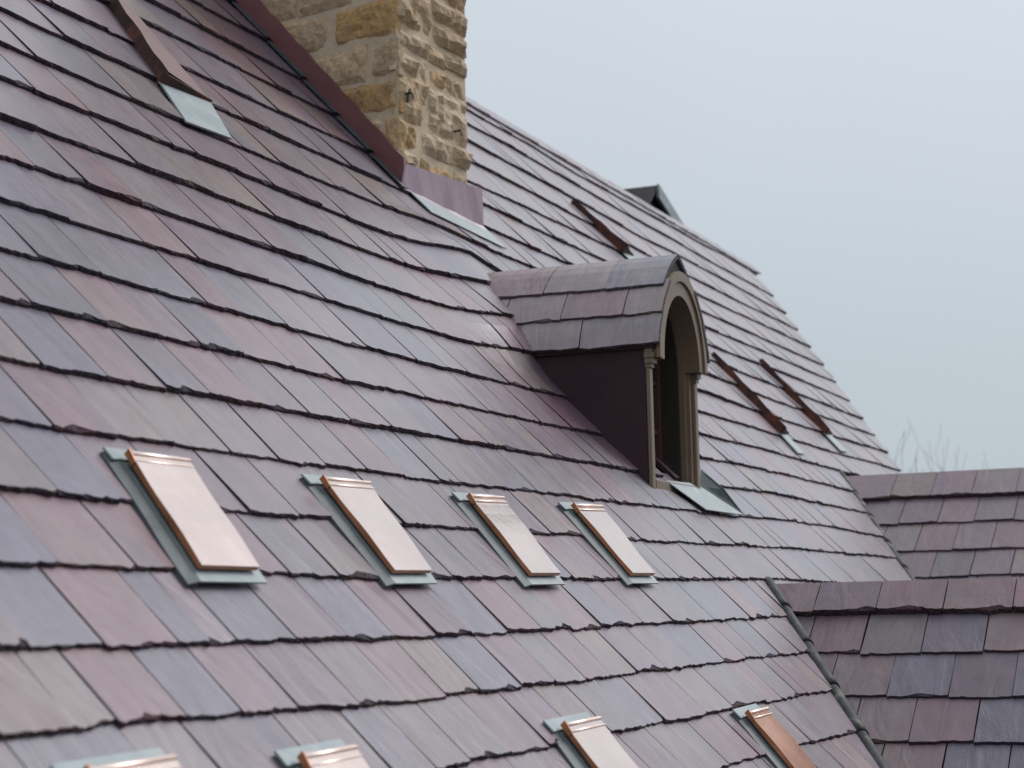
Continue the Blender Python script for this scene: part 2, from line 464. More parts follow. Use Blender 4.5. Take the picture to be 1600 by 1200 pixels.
    def build(s, parent, limit=300, name='slate', rest='slate_field'):
        s.items.sort(key=lambda t: -t[0])
        for it in s.items[:limit]:
            area, vs, fs, ms, sc, c1, c2 = it
            k = len(vs)
            mesh_obj(name, vs, fs, [s.mat, MAT_EDGE], parent, ms, attrs={'sc': ('V', sc), 'tint': ('C', [*c1, 1] * k), 'tint2': ('C', [*c2, 1] * k)})
        more = s.items[limit:]
        if more:
            V_, F_, M_, S_, A_, B_ = [], [], [], [], [], []
            for area, vs, fs, ms, sc, c1, c2 in more:
                k = len(V_)
                V_ += vs; F_ += [tuple(i + k for i in f) for f in fs]; M_ += ms; S_ += sc
                A_ += [*c1, 1] * len(vs); B_ += [*c2, 1] * len(vs)
            o = mesh_obj(rest, V_, F_, [s.mat, MAT_EDGE], parent, M_, attrs={'sc': ('V', S_), 'tint': ('C', A_), 'tint2': ('C', B_)})
            o['kind'] = 'stuff'
NEAR = {'P': 'PPRBL', 'R': 'RRPTT', 'B': 'BBBPG', 'G': 'GGTPL', 'T': 'TTGR', 'L': 'LLGB', 'D': 'DDPB'}
def cols_for(c): return (c, random.choice(NEAR[c]))

# ================================================================== ground and sky-line
g = mesh_obj('ground', [(-900, -900, -9), (900, -900, -9), (900, 900, -9), (-900, 900, -9)], [(0, 1, 2, 3)], MAT_GROUND)
g['kind'] = 'structure'

# ================================================================== main roof
US0 = -7.0
COURSES = {
    -5: [4.679, 4.679, 4.679, 4.679, 4.679, 4.679, 4.679, 4.679, 4.679, 4.679, 4.679, 4.668, 4.656, 4.695, 4.613, 4.647, 4.65, 4.687, 4.685, 4.773, 4.769, 4.761],
    -4: [4.197, 4.197, 4.197, 4.197, 4.197, 4.197, 4.164, 4.049, 4.067, 4.098, 4.221, 4.255, 4.297, 4.269, 4.237, 4.21, 4.226, 4.175, 4.19, 4.195, 4.193, 4.197],
    -3: [3.763, 3.763, 3.763, 3.763, 3.763, 3.756, 3.664, 3.674, 3.659, 3.711, 3.835, 3.827, 3.815, 3.802, 3.731, 3.789, 3.788, 3.789, 3.765, 3.762, 3.762, 3.763],
    -2: [3.325, 3.325, 3.325, 3.325, 3.325, 3.293, 3.306, 3.292, 3.28, 3.369, 3.387, 3.393, 3.364, 3.328, 3.322, 3.326, 3.325, 3.349, 3.376, 3.395, 3.333, 3.325],
    -1: [2.966, 2.966, 2.966, 2.966, 2.965, 2.958, 2.96, 2.956, 2.95, 2.954, 3.001, 3.02, 3.038, 2.964, 2.934, 2.953, 2.985, 2.998, 3.006, 2.997, 2.966, 2.966],
    0: [2.609, 2.609, 2.609, 2.604, 2.59, 2.61, 2.594, 2.612, 2.627, 2.672, 2.655, 2.675, 2.634, 2.567, 2.58, 2.598, 2.604, 2.625, 2.656, 2.619, 2.609, 2.609],
    1: [2.292, 2.292, 2.293, 2.318, 2.314, 2.298, 2.281, 2.288, 2.293, 2.291, 2.295, 2.291, 2.251, 2.25, 2.271, 2.289, 2.287, 2.317, 2.314, 2.293, 2.292, 2.292],
    2: [1.958, 1.958, 1.959, 1.997, 1.978, 1.955, 1.947, 1.954, 1.978, 1.978, 1.958, 1.926, 1.919, 1.936, 1.968, 1.979, 1.986, 1.957, 1.956, 1.958, 1.958, 1.958],
    3: [1.659, 1.659, 1.664, 1.687, 1.679, 1.672, 1.64, 1.633, 1.634, 1.649, 1.659, 1.653, 1.645, 1.636, 1.658, 1.653, 1.658, 1.659, 1.659, 1.659, 1.659, 1.659],
    4: [1.38, 1.38, 1.383, 1.386, 1.385, 1.375, 1.373, 1.354, 1.347, 1.377, 1.396, 1.389, 1.361, 1.361, 1.39, 1.379, 1.39, 1.388, 1.38, 1.38, 1.38, 1.38],
    5: [1.099, 1.099, 1.108, 1.111, 1.102, 1.092, 1.085, 1.068, 1.073, 1.109, 1.107, 1.085, 1.089, 1.088, 1.101, 1.12, 1.127, 1.114, 1.099, 1.099, 1.099, 1.099],
    6: [0.833, 0.833, 0.844, 0.839, 0.834, 0.824, 0.83, 0.853, 0.862, 0.833, 0.836, 0.83, 0.827, 0.826, 0.85, 0.851, 0.847, 0.833, 0.833, 0.833, 0.833, 0.833],
    7: [0.573, 0.574, 0.575, 0.574, 0.559, 0.557, 0.572, 0.593, 0.577, 0.573, 0.591, 0.577, 0.575, 0.574, 0.573, 0.573, 0.573, 0.573, 0.573, 0.573, 0.573, 0.573],
    8: [0.324, 0.325, 0.328, 0.323, 0.308, 0.313, 0.32, 0.334, 0.326, 0.351, 0.349, 0.342, 0.325, 0.324, 0.324, 0.324, 0.324, 0.324, 0.324, 0.324, 0.324, 0.324],
    9: [0.075, 0.075, 0.074, 0.07, 0.069, 0.078, 0.086, 0.085, 0.098, 0.12, 0.111, 0.098, 0.099, 0.076, 0.075, 0.075, 0.075, 0.075, 0.075, 0.075, 0.075, 0.075],
    10: [-0.161, -0.157, -0.161, -0.169, -0.172, -0.16, -0.153, -0.148, -0.132, -0.112, -0.122, -0.152, -0.154, -0.161, -0.161, -0.161, -0.161, -0.161, -0.161, -0.161, -0.161, -0.161],
    11: [-0.39, -0.39, -0.394, -0.406, -0.403, -0.388, -0.382, -0.362, -0.35, -0.353, -0.356, -0.355, -0.372, -0.39, -0.39, -0.39, -0.39, -0.39, -0.39, -0.39, -0.39, -0.39],
    12: [-0.619, -0.604, -0.617, -0.629, -0.624, -0.614, -0.602, -0.586, -0.594, -0.621, -0.621, -0.621, -0.621, -0.621, -0.621, -0.621, -0.621, -0.621, -0.621, -0.621, -0.621, -0.621],
    13: [-0.829, -0.821, -0.836, -0.846, -0.842, -0.834, -0.825, -0.819, -0.831, -0.837, -0.837, -0.837, -0.837, -0.837, -0.837, -0.837, -0.837, -0.837, -0.837, -0.837, -0.837, -0.837],
    14: [-1.022, -1.015, -1.036, -1.048, -1.045, -1.039, -1.035, -1.034, -1.041, -1.042, -1.042, -1.042, -1.042, -1.042, -1.042, -1.042, -1.042, -1.042, -1.042, -1.042, -1.042, -1.042],
    15: [-1.247, -1.247, -1.25, -1.249, -1.248, -1.244, -1.242, -1.244, -1.247, -1.247, -1.247, -1.247, -1.247, -1.247, -1.247, -1.247, -1.247, -1.247, -1.247, -1.247, -1.247, -1.247],
    16: [-1.447, -1.447, -1.447, -1.447, -1.445, -1.446, -1.457, -1.46, -1.447, -1.447, -1.447, -1.447, -1.447, -1.447, -1.447, -1.447, -1.447, -1.447, -1.447, -1.447, -1.447, -1.447],
}
JOINTS = {
    1: [(-2.914, 'P'), (-2.348, 'P'), (-1.123, 'L')],
    2: [(-3.112, 'P'), (-2.529, 'G'), (-1.428, 'P')],
    3: [(-3.378, 'P'), (-3.072, 'L'), (-2.55, 'P'), (-1.812, 'P'), (-1.18, 'P')],
    4: [(-3.636, 'P'), (-3.35, 'L'), (-2.784, 'G'), (-2.149, 'P'), (-1.43, 'G'), (-0.798, 'P')],
    5: [(-4.082, 'R'), (-3.874, 'B'), (-3.615, 'P'), (-3.322, 'T'), (-3.015, 'P'), (-2.488, 'P'), (-2.224, 'B'), (-1.666, 'P'), (-1.016, 'P')],
    6: [(-4.292, 'B'), (-3.95, 'B'), (-3.571, 'R'), (-3.259, 'P'), (-2.809, 'P'), (-2.404, 'B'), (-1.957, 'B'), (-1.463, 'R'), (-0.917, 'P')],
    7: [(-4.52, 'B'), (-4.045, 'B'), (-3.765, 'B'), (-3.501, 'R'), (-3.289, 'B'), (-3.006, 'L'), (-2.713, 'L'), (-2.438, 'B'), (-2.023, 'B'), (-1.548, 'P')],
    8: [(-4.73, 'P'), (-4.574, 'B'), (-4.261, 'R'), (-4.012, 'P'), (-3.797, 'B'), (-3.552, 'R'), (-3.259, 'R'), (-2.939, 'L'), (-2.626, 'P'), (-2.296, 'P'), (-2.002, 'L'), (-1.72, 'P')],
    9: [(-4.938, 'G'), (-4.76, 'B'), (-4.497, 'P'), (-4.232, 'B'), (-4.009, 'R'), (-3.729, 'P'), (-3.461, 'L'), (-3.186, 'P'), (-2.899, 'G'), (-2.604, 'B'), (-2.346, 'R'), (-2.104, 'G'), (-1.442, 'P')],
    10: [(-5.131, 'B'), (-4.924, 'R'), (-4.674, 'G'), (-4.427, 'G'), (-4.165, 'L'), (-3.917, 'P'), (-3.653, 'P'), (-3.39, 'R'), (-3.133, 'B'), (-2.884, 'B'), (-2.309, 'B'), (-2.017, 'B'), (-1.424, 'P'), (-0.853, 'B'), (-0.28, 'B')],
    11: [(-5.325, 'G'), (-5.116, 'B'), (-4.89, 'P'), (-4.628, 'P'), (-4.34, 'P'), (-4.091, 'P'), (-3.791, 'G'), (-3.467, 'G'), (-2.978, 'G'), (-2.516, 'P'), (-1.973, 'P'), (-1.442, 'P'), (-0.803, 'B'), (-0.167, 'P')],
    12: [(-5.499, 'B'), (-5.306, 'R'), (-5.039, 'R'), (-4.739, 'P'), (-4.398, 'B'), (-4.156, 'G'), (-3.776, 'B'), (-3.238, 'P'), (-2.781, 'B'), (-2.302, 'P'), (-1.744, 'G'), (-1.093, 'P')],
    13: [(-5.678, 'P'), (-5.59, 'B'), (-5.364, 'R'), (-5.109, 'B'), (-4.988, 'G'), (-4.881, 'B'), (-4.63, 'P'), (-4.383, 'B'), (-4.134, 'R'), (-3.886, 'P'), (-3.655, 'B'), (-3.401, 'R'), (-3.144, 'G'), (-2.886, 'R'), (-2.622, 'B'), (-2.367, 'P'), (-1.855, 'G'), (-1.572, 'B'), (-1.029, 'L'), (-0.816, 'R')],
    14: [(-5.841, 'R'), (-5.628, 'G'), (-5.501, 'R'), (-5.279, 'B'), (-5.075, 'P'), (-4.854, 'P'), (-4.586, 'T'), (-4.353, 'R'), (-4.122, 'T'), (-3.91, 'B'), (-3.639, 'P'), (-3.381, 'G'), (-3.144, 'R'), (-2.908, 'T'), (-2.668, 'P'), (-2.206, 'B'), (-1.672, 'P'), (-1.17, 'B')],
    15: [(-4.489, 'G'), (-4.293, 'G'), (-4.039, 'P'), (-3.791, 'P'), (-3.307, 'B'), (-3.045, 'B'), (-2.809, 'P'), (-2.392, 'G'), (-2.07, 'G'), (-1.641, 'R')],
    16: [(-3.484, 'P'), (-3.254, 'P'), (-3.001, 'G'), (-2.605, 'R'), (-2.245, 'P'), (-1.829, 'T')],
}
ROWS = sorted(COURSES)
for k, t in ((17, -1.655), (18, -1.865), (19, -2.08), (20, -2.30)):
    COURSES[k] = [t] * 22
ROWS = sorted(COURSES)
RIDGE_T = 4.97
def tail_of(k):
    tab = COURSES[k]
    def f(u):
        x = min(max(u - US0, 0), len(tab) - 1.001)
        i = int(x)
        return tab[i] + (tab[i + 1] - tab[i]) * (x - i)
    return f
HIP0, HIP1 = (13.70, 4.977), (8.244, 0.855)
NV0, NV1 = (0.060, -0.592), (-0.945, -1.627)          # near valley on the main roof
FV0, FV1 = (5.074, 0.580), (3.659, -0.531)            # far valley
def along(p, q, t): return p[0] + (q[0] - p[0]) * (t - p[1]) / (q[1] - p[1])
def dirv(p, q): return (q[0] - p[0], q[1] - p[1])
# chimney and dormer footprints, used to leave slates out under them
CH = dict(x0=0.33, x1=1.10, y0=1.60, y1=3.05)

main = thing('main_roof', 'large steep purple grey slate roof filling the picture behind dormer and copper vents', 'roof', (0, 0, 0))
# solid body under the slates
B = MB()
hA, hB = MAIN(HIP0[0], HIP0[1], -0.012), MAIN(along(HIP0, HIP1, -0.4), -0.4, -0.012)
low0, low1 = MAIN(-8.0, -2.5, -0.012), MAIN(3.9, -0.75, -0.012)
low2 = MAIN(-1.8, -2.5, -0.012)
r0 = MAIN(-8.0, RIDGE_T, -0.012)
front = [low0, low2, low1, hB, hA, r0]
B.prism(front, MAIN.n * -0.06)
bk = Vector((0, 4.0, -3.9))
B.add([r0 - MAIN.n * .03, hA - MAIN.n * .03, hA + bk, r0 + bk], [(0, 1, 2, 3)])
B.build('roof_deck', MAT_DECK, main)

def swell(a, b):
    """the slates sweep up to the dormer valley"""
    if b < .7 or b > 2.05: return 0.0
    w_ = min(1, (b - .7) / .3) * min(1, (2.05 - b) / .35)
    d_ = a - (-.42 + (b - .9) * .6)
    if d_ > .8: return 0.0
    return .070 * w_ * (math.exp(-(d_ / .50) ** 2) if d_ < 0 else max(0, 1 - d_ / .8))
S = SlateSet()
for idx, k in enumerate(ROWS):
    tf = tail_of(k)
    upf = tail_of(ROWS[idx - 1]) if idx else (lambda u: RIDGE_T - 0.03)
    ts = sum(COURSES[k]) / 22
    u_lo, u_hi = -6.7, along(HIP0, HIP1, ts) + 0.4
    given = JOINTS.get(k, [])
    edges = [(a, c) for a, c in given]
    us = []
    # before the given joints
    start = edges[0][0] if edges else None
    a = u_lo - R() * 0.2
    avg = 0.25 if k > -1 else 0.29
    def fill(a, b):
        """split a..b into random widths"""
        res = []
        n = max(1, round((b - a) / avg))
        ws = [U(0.5, 1.6) for _ in range(n)]
        tot = sum(ws)
        x = a
        for w_ in ws:
            res.append((x, pick())); x += w_ / tot * (b - a)
        return res
    if edges:
        us += fill(a, start)
        for i, (x, c) in enumerate(edges):
            nx = edges[i + 1][0] if i + 1 < len(edges) else None
            if nx is None: us += [(x, c)] + fill(x + U(.2, .3), u_hi)
            elif nx - x > 0.46:
                sub = fill(x, nx); sub[0] = (x, c)
                us += [(p, c if R() < .6 else q) for p, q in sub]
            else: us.append((x, c))
    else: us = fill(a, u_hi)
    us.append((u_hi, 'P'))
    for i in range(len(us) - 1):
        x0, x1 = us[i][0], us[i + 1][0]
        xm = (x0 + x1) / 2
        hd = upf(xm) + 0.045
        clips = []
        d = dirv(HIP1, HIP0)
        if x1 > along(HIP0, HIP1, tf(xm)) - 0.5: clips.append((HIP1, d, -1))
        if k >= 13 and x1 > along(NV0, NV1, hd) - 1.0:
            if k <= 15 and x0 > 0.1:              # behind the nearer wing's ridge
                if x1 < 0.06 + 0.97 * (-0.592 - hd) or x0 > 3.2: continue
                clips.append(((0.06, -0.592), (1.0, -1.03), -1))
            elif x0 > along(NV0, NV1, hd): continue
            else: clips.append(((NV0[0] - 0.05, NV0[1]), dirv(NV0, NV1), 1))
        if 8 <= k <= 12 and x1 > along(FV0, FV1, tf(xm)) - 0.9:
            if x0 > along(FV0, FV1, hd) : continue
            clips.append(((FV0[0] - 0.03, FV0[1]), dirv(FV0, FV1), 1))
        if k >= 13 and x0 > 3.2: continue
        ym = (tf(xm) + hd) / 2 * CP
        if CH['x0'] + .05 < x0 and x1 < CH['x1'] - .05 and CH['y0'] + .1 < ym < CH['y1']: continue
        if x0 > -0.34 and x1 < 0.28 and 0.06 < ym < 0.75: continue
        if abs(xm) > 9 and k > 6: pass
        S.slate(MAIN, x0, x1, tf, hd, cols_for(us[i][1]), clips=clips, thk=U(.015, .025) if k < 6 else U(.012, .019) if k < 10 else U(.009, .016), warp=swell if (-2 < k < 8 and -1.6 < xm < 1.4) else None)
S.build(main, 300)
# ridge capping
B = MB()
x = -1.0
while x < 13.4:
    w_ = U(0.30, 0.42)
    p = [MAIN(x, RIDGE_T - 0.16, 0.018), MAIN(x + w_ - .006, RIDGE_T - 0.16, 0.018 + U(0, .008)), MAIN(x + w_ - .006, RIDGE_T + 0.01, 0.020), MAIN(x, RIDGE_T + 0.01, 0.018)]
    q = [v + MAIN.n * U(.016, .024) for v in p]
    if x > 4.0:
        bb = MB(); bb.hexa(p + q)
        o = bb.build('ridge_slate', [MAT_SLATE], main)
        nv = len(o.data.vertices); c1, c2 = tint(pick()), tint(pick())
        for nm, c in (('tint', c1), ('tint2', c2)):
            at = o.data.attributes.new(nm, 'FLOAT_COLOR', 'POINT'); at.data.foreach_set('color', [*c, 1] * nv)
        at = o.data.attributes.new('sc', 'FLOAT_VECTOR', 'POINT')
        at.data.foreach_set('vector', [z for v in o.data.vertices for z in (v.co[0] + x, v.co[1], v.co[2])])
    x += w_

# ================================================================== wings
def wing(name, label, A, Bp, rows, cap_tail, spec, out_max, pitch_deg, px, cap_joints, mind, group, metal):
    A, Bp = Vector(A), Vector(Bp)
    ea = Vector((0, -1, 0))
    dn = Vector((Bp.x - A.x, 0, Bp.z - A.z)).normalized()
    fr = Frame(A, ea, -dn)         # a outwards, b up the slope, ridge at b = 0
    root = thing(name, label, 'roof', A, group)
    bB = -(Vector((Bp.x - A.x, 0, Bp.z - A.z)).length)
    oB = A.y - Bp.y
    vline = ((0.0, 0.0), (oB, bB))
    # solid deck of the gable
    k = 1.6 * rows[-1] / bB if False else (rows[-1] - 0.4) / bB
    far_dn = Vector((-dn.x, 0, dn.z))
    Lw = -bB * k
    aV = oB * k
    P = [fr(-0.02, 0, -0.012), fr(out_max, 0, -0.012), fr(out_max, bB * k, -0.012), fr(aV, bB * k, -0.012)]
    mb = MB(); mb.prism(P, fr.n * -0.05)
    Q = [P[0] + Vector((0.01, 0, 0)), P[1] + Vector((0.01, 0, 0)), P[1] + far_dn * Lw, P[0] + far_dn * Lw + Vector((0, -aV, 0))]
    mb.prism(Q, (0, 0, -0.05))
    mb.build('roof_deck', MAT_DECK, root)
    S = SlateSet(MAT_SLATE_ROUGH)
    clip = [((vline[0][0] + 0.035, 0.0), (oB, bB), -1)]
    prev = cap_tail + 0.06
    for ri, b in enumerate(rows):
        js = spec.get(ri, [])
        lst = list(js)
        a = (lst[0][0] if lst else 0) - mind
        first = lst[0][0] if lst else U(.05, .2)
        pre = []
        x = first
        while x > -0.3: x -= U(.9, 1.1) * mind; pre.append((x, pick()))
        lst = pre[::-1] + (lst if lst else [(first, pick())])
        while lst[-1][0] < out_max: lst.append((lst[-1][0] + U(.82, 1.15) * mind, pick()))
        wob = U(0, 50)
        for (x0, c), (x1, _) in zip(lst, lst[1:]):
            if x0 > out_max: break
            j = U(-0.006, 0.006)
            S.slate(fr, x0, x1, lambda a, b=b, j=j, wob=wob: b + j + 0.006 * math.sin(a * 2.1 + wob), prev + 0.05, cols_for(c), thk=U(.010, .016), clips=clip, gap=0.0025, chip=1.0, seg=13, light=.88)
        prev = b
    S.build(root, 300)
    # ridge slates: near side and far side
    fr2 = Frame(A + Vector((0.012, 0, 0)), -ea, -far_dn)
    xs = cap_joints[:]
    while xs[-1][0] < out_max: xs.append((xs[-1][0] + U(.9, 1.08) * (xs[-1][0] - xs[-2][0] if len(xs) > 1 else mind), pick()))
    T = SlateSet(MAT_SLATE_ROUGH)
    for (x0, c), (x1, _) in zip(xs, xs[1:]):
        T.slate(fr, x0, x1, lambda a: cap_tail + 0.005 * math.sin(a * 3), 0.012, cols_for(c), thk=U(.018, .024), clips=[((0.03, 0.0), (oB, bB), -1)], gap=0.002, chip=1.3, seg=14, light=.95, lift=0.022, headlift=0.028)
    T.build(root, 300, name='ridge_slate')
    T2 = SlateSet()
    x = -0.05
    while x < out_max:
        T2.slate(fr2, -x - .34, -x, lambda a: cap_tail, 0.0, cols_for(pick()), thk=.02, lift=0.022, headlift=0.018)
        x += .34
    T2.build(root, 300, name='ridge_slate')
    # valley: rolled dark metal in lengths, one per course
    vd = (Bp - A)
    vl = vd.length; vd.normalize()
    n_side = (MAIN.n + fr.n).normalized()
    seg_ends = [0.0] + [ (-b) / (-bB) * vl for b in [cap_tail] + rows] + [(-rows[-1] + .3) / (-bB) * vl]
    for s0, s1 in zip(seg_ends, seg_ends[1:]):
        m = MB()
        pts, rad = [], []
        for i in range(7):
            f = i / 6
            s_ = s0 + (s1 - s0) * f + 0.004
            r_ = metal * (0.86 + 0.16 * f)
            pts.append(A + vd * (s_ if f < 1 else s1 + 0.006) + n_side * (0.012 + metal * .2) + Vector((0, 0, .028 if metal > .036 else .05)))
            rad.append(r_)
        m.tube(pts, rad, k=12)
        vo = m.build('valley_flashing', MAT_LEAD, root, smooth=True)
        for pl in vo.data.polygons:
            if len(pl.vertices) > 4: pl.use_smooth = False
    return root, fr

def nx(row_pairs, xs): 
    (o0, x0), (o1, x1) = row_pairs
    return [(o0 + (x - x0) * (o1 - o0) / (x1 - x0), c) for x, c in xs]
near_rows = [-0.478, -0.772, -1.066, -1.358, -1.65]
near_spec = {
    0: nx(((.273, 1255), (1.215, 1600)), [(1258, 'R'), (1346, 'G'), (1442, 'B'), (1538, 'T')]),
    1: nx(((.47, 1307), (1.238, 1600)), [(1290, 'R'), (1386, 'B'), (1484, 'D'), (1582, 'P')]),
    2: nx(((.657, 1360), (1.261, 1600)), [(1325, 'R'), (1419, 'P'), (1521, 'B')]),
    3: nx(((.80, 1400), (1.28, 1600)), [(1362, 'R'), (1466, 'B'), (1571, 'D')]),
}
near_cap = nx(((.109, 1217), (1.193, 1600)), [(1150, 'R'), (1274, 'R'), (1374, 'R'), (1478, 'R'), (1584, 'R')])
wing('wing_roof', 'nearer lower slate wing roof with big ridge slates beside the dark rolled valley', (0.0601, -0.4035, -0.4327 - .045), (-0.9446, -1.1093, -1.1895 - .045),
     near_rows, -0.215, near_spec, 3.2, 37, None, near_cap, 0.27, 'slate wing roofs', 0.040)
far_rows = [-0.745, -1.14, -1.50, -1.86]
far_spec = {
    0: nx(((.374, 1362), (1.397, 1600)), [(1340, 'D'), (1404, 'P'), (1465, 'R'), (1523, 'B'), (1584, 'P')]),
    1: nx(((.557, 1390), (1.435, 1600)), [(1372, 'G'), (1429, 'R'), (1489, 'P'), (1549, 'R')]),
    2: nx(((.737, 1420), (1.47, 1600)), [(1395, 'P'), (1454, 'D'), (1515, 'P'), (1578, 'R')]),
}
far_cap = nx(((.183, 1335), (1.364, 1600)), [(1300, 'P'), (1392, 'T'), (1456, 'P'), (1520, 'G'), (1588, 'P')])
wing('wing_roof', 'farther slate wing roof whose flat ridge meets the sky', (5.074, 0.3956, 0.4242 - .07), (3.659, -0.3624, -0.3886 - .07),
     far_rows, -0.37, far_spec, 3.6, 30, None, far_cap, 0.27, 'slate wing roofs', 0.034)

# ================================================================== chimney
def vbox(name, mats, parent, x0, x1, y0, y1, z0, z1, bevel=0):
    m = MB(); m.box(x0, x1, y0, y1, z0, z1); return m.build(name, mats, parent, bevel=bevel)
ch = thing('stone_chimney', 'tan and ochre rough stone chimney rising from the slate roof with maroon flashing', 'chimney', (CH['x0'], CH['y0'], 1.6))
TOPZ = 4.3
A_SIDE, A_FRONT = math.radians(12), math.radians(5)
C0 = Vector((CH['x0'], CH['y0'], 0))
FD, FN = Vector((math.cos(A_FRONT), -math.sin(A_FRONT), 0)), Vector((-math.sin(A_FRONT), -math.cos(A_FRONT), 0))
SD_, SN = Vector((math.sin(A_SIDE), math.cos(A_SIDE), 0)), Vector((-math.cos(A_SIDE), math.sin(A_SIDE), 0))
def on_front(x, y, z): return C0 + FD * (x - CH['x0']) - FN * (y - CH['y0']) + Vector((0, 0, z))
def on_side(x, y, z): return C0 + SD_ * (y - CH['y0']) - SN * (x - CH['x0']) + Vector((0, 0, z))
m = MB()
wf, ds = CH['x1'] - CH['x0'], CH['y1'] - CH['y0']
q0 = C0 - FN * .01 - SN * .01; q1 = C0 + FD * (wf - .01) - FN * .01; q3 = C0 + SD_ * ds - SN * .01; q2 = q1 + SD_ * ds
m.prism([v + Vector((0, 0, 1.2)) for v in (q0, q1, q2, q3)], (0, 0, TOPZ - 1.2))
m.build('mortar_core', MAT_MORTAR, ch)
STONES = {'g': ((0.48, 0.355, 0.235), (0.54, 0.41, 0.28)), 'y': ((0.50, 0.31, 0.13), (0.40, 0.27, 0.15)), 't': ((0.54, 0.41, 0.275), (0.47, 0.35, 0.235)),
          'r': ((0.48, 0.30, 0.19), (0.55, 0.385, 0.245)), 'w': ((0.61, 0.49, 0.365), (0.54, 0.42, 0.30)), 'o': ((0.54, 0.36, 0.19), (0.52, 0.38, 0.23))}
def stone(face, a0, a1, z0, z1, c, proud=0.02, rough=0.012, n=7):
    """rough faced stone; face 'x' looks to -x, 'y' looks to -y (outwards)"""
    vs, fs = [], []
    na, nzz = max(3, min(12, int((a1 - a0) / 0.035))), max(3, min(10, int((z1 - z0) / 0.035)))
    sd_ = U(0, 99)
    j = [U(-.008, .008) for _ in range(8)]
    tiltA, tiltB = U(-.014, .014), U(-.014, .014)
    for i in range(na + 1):
        for k in range(nzz + 1):
            fa, fz = i / na, k / nzz
            a = a0 + (a1 - a0) * fa + (j[0] * (1 - fz) + j[1] * fz) * (fa < .5) + (j[2] * (1 - fz) + j[3] * fz) * (fa > .5)
            z = z0 + (z1 - z0) * fz + (j[4] * (1 - fa) + j[5] * fa) * (fz < .5) + (j[6] * (1 - fa) + j[7] * fa) * (fz > .5)
            e_ = min(fa, 1 - fa) * (a1 - a0), min(fz, 1 - fz) * (z1 - z0)
            e_ = min(e_)
            edge = 1 - max(0, 1 - e_ / 0.03) ** 2
            a += 0.006 * noise.noise((z * 25, sd_, 3)); z += 0.006 * noise.noise((a * 25, sd_, 9))
            d = proud * (0.25 + 0.75 * edge) + rough * (noise.noise((a * 9, z * 9, sd_)) + 0.7 * noise.noise((a * 24, z * 24, sd_ + 4)) + 0.5 * noise.noise((a * 50, z * 50, sd_))) * (0.3 + .7 * edge)
            d += tiltA * (fa - .5) + tiltB * (fz - .5)
            vs.append((CH['x0'] + .02 - d, a, z) if face == 'x' else (a, CH['y0'] + .02 - d, z))
    for i in range(na):
        for k in range(nzz):
            q = i * (nzz + 1) + k
            f = (q, q + 1, q + nzz + 2, q + nzz + 1)
            fs.append(f if face == 'x' else f[::-1])
    # skirt back into the mortar
    ring = [i * (nzz + 1) for i in range(na + 1)] + [na * (nzz + 1) + k for k in range(1, nzz + 1)] + [i * (nzz + 1) + nzz for i in range(na - 1, -1, -1)] + [k for k in range(nzz - 1, 0, -1)]
    b0 = len(vs)
    for q in ring:
        v = vs[q]
        vs.append((CH['x0'] + .05, v[1], v[2]) if face == 'x' else (v[0], CH['y0'] + .05, v[2]))
    m = len(ring)
    for i in range(m):
        f = (ring[i], b0 + i, b0 + (i + 1) % m, ring[(i + 1) % m])
        fs.append(f if face == 'y' else f[::-1])
    vs = [on_side(*v) if face == 'x' else on_front(*v) for v in vs]
    c1, c2 = STONES[c]
    kk = U(1.0, 1.22)
    c1 = [v * kk for v in c1]; c2 = [v * kk for v in c2]
    k = len(vs)
    return mesh_obj('stone', vs, fs, MAT_STONE, ch, attrs={'tint': ('C', [*c1, 1] * k), 'tint2': ('C', [*c2, 1] * k)})
Y0, X0, X1 = CH['y0'], CH['x0'], CH['x1']
# camera-facing side: courses from below (heights follow the photograph)
left_rows = [
    (1.62, 1.90, [(0.30, 't'), (0.5, 'g'), (.5, 'g')]),
    (1.915, 2.13, [(0.10, 'o'), (0.26, 'g'), (0.34, 't'), (0.4, 'g'), (.4, 't')]),
    (2.145, 2.335, [(0.44, 'y'), (0.34, 't'), (0.4, 'g')]),
    (2.35, 2.555, [(0.205, 'g'), (0.44, 'g'), (0.4, 't'), (.3, 'g')]),
    (2.575, 2.80, [(0.46, 'y'), (0.38, 't'), (0.4, 'g')]),
    (2.815, 3.02, [(0.30, 'o'), (0.40, 'g'), (0.5, 't')]),
    (3.035, 3.26, [(0.42, 't'), (0.36, 'g'), (0.5, 'y')]),
    (3.275, 3.48, [(0.28, 'g'), (0.44, 'o'), (0.5, 't')]),
    (3.495, 3.72, [(0.4, 't'), (0.36, 'g'), (0.5, 'y')]),
    (3.735, 3.95, [(0.3, 'g'), (0.4, 't'), (0.5, 'g')]),
    (3.965, 4.2, [(0.4, 't'), (0.36, 'g'), (0.5, 'y')]),
]
for z0, z1, ss in left_rows:
    y = Y0 + 0.004
    for w_, c in ss:
        y1 = min(y + w_, CH['y1'] - .01)
        if y1 - y < .06: break
        top_here = y * math.tan(PITCH)
        if z1 > top_here - 0.05 and z0 < 3.6 + 9: stone('x', y, y1, z0, z1, c, proud=U(.018, .028), rough=0.012)
        y = y1 + U(.008, .015)
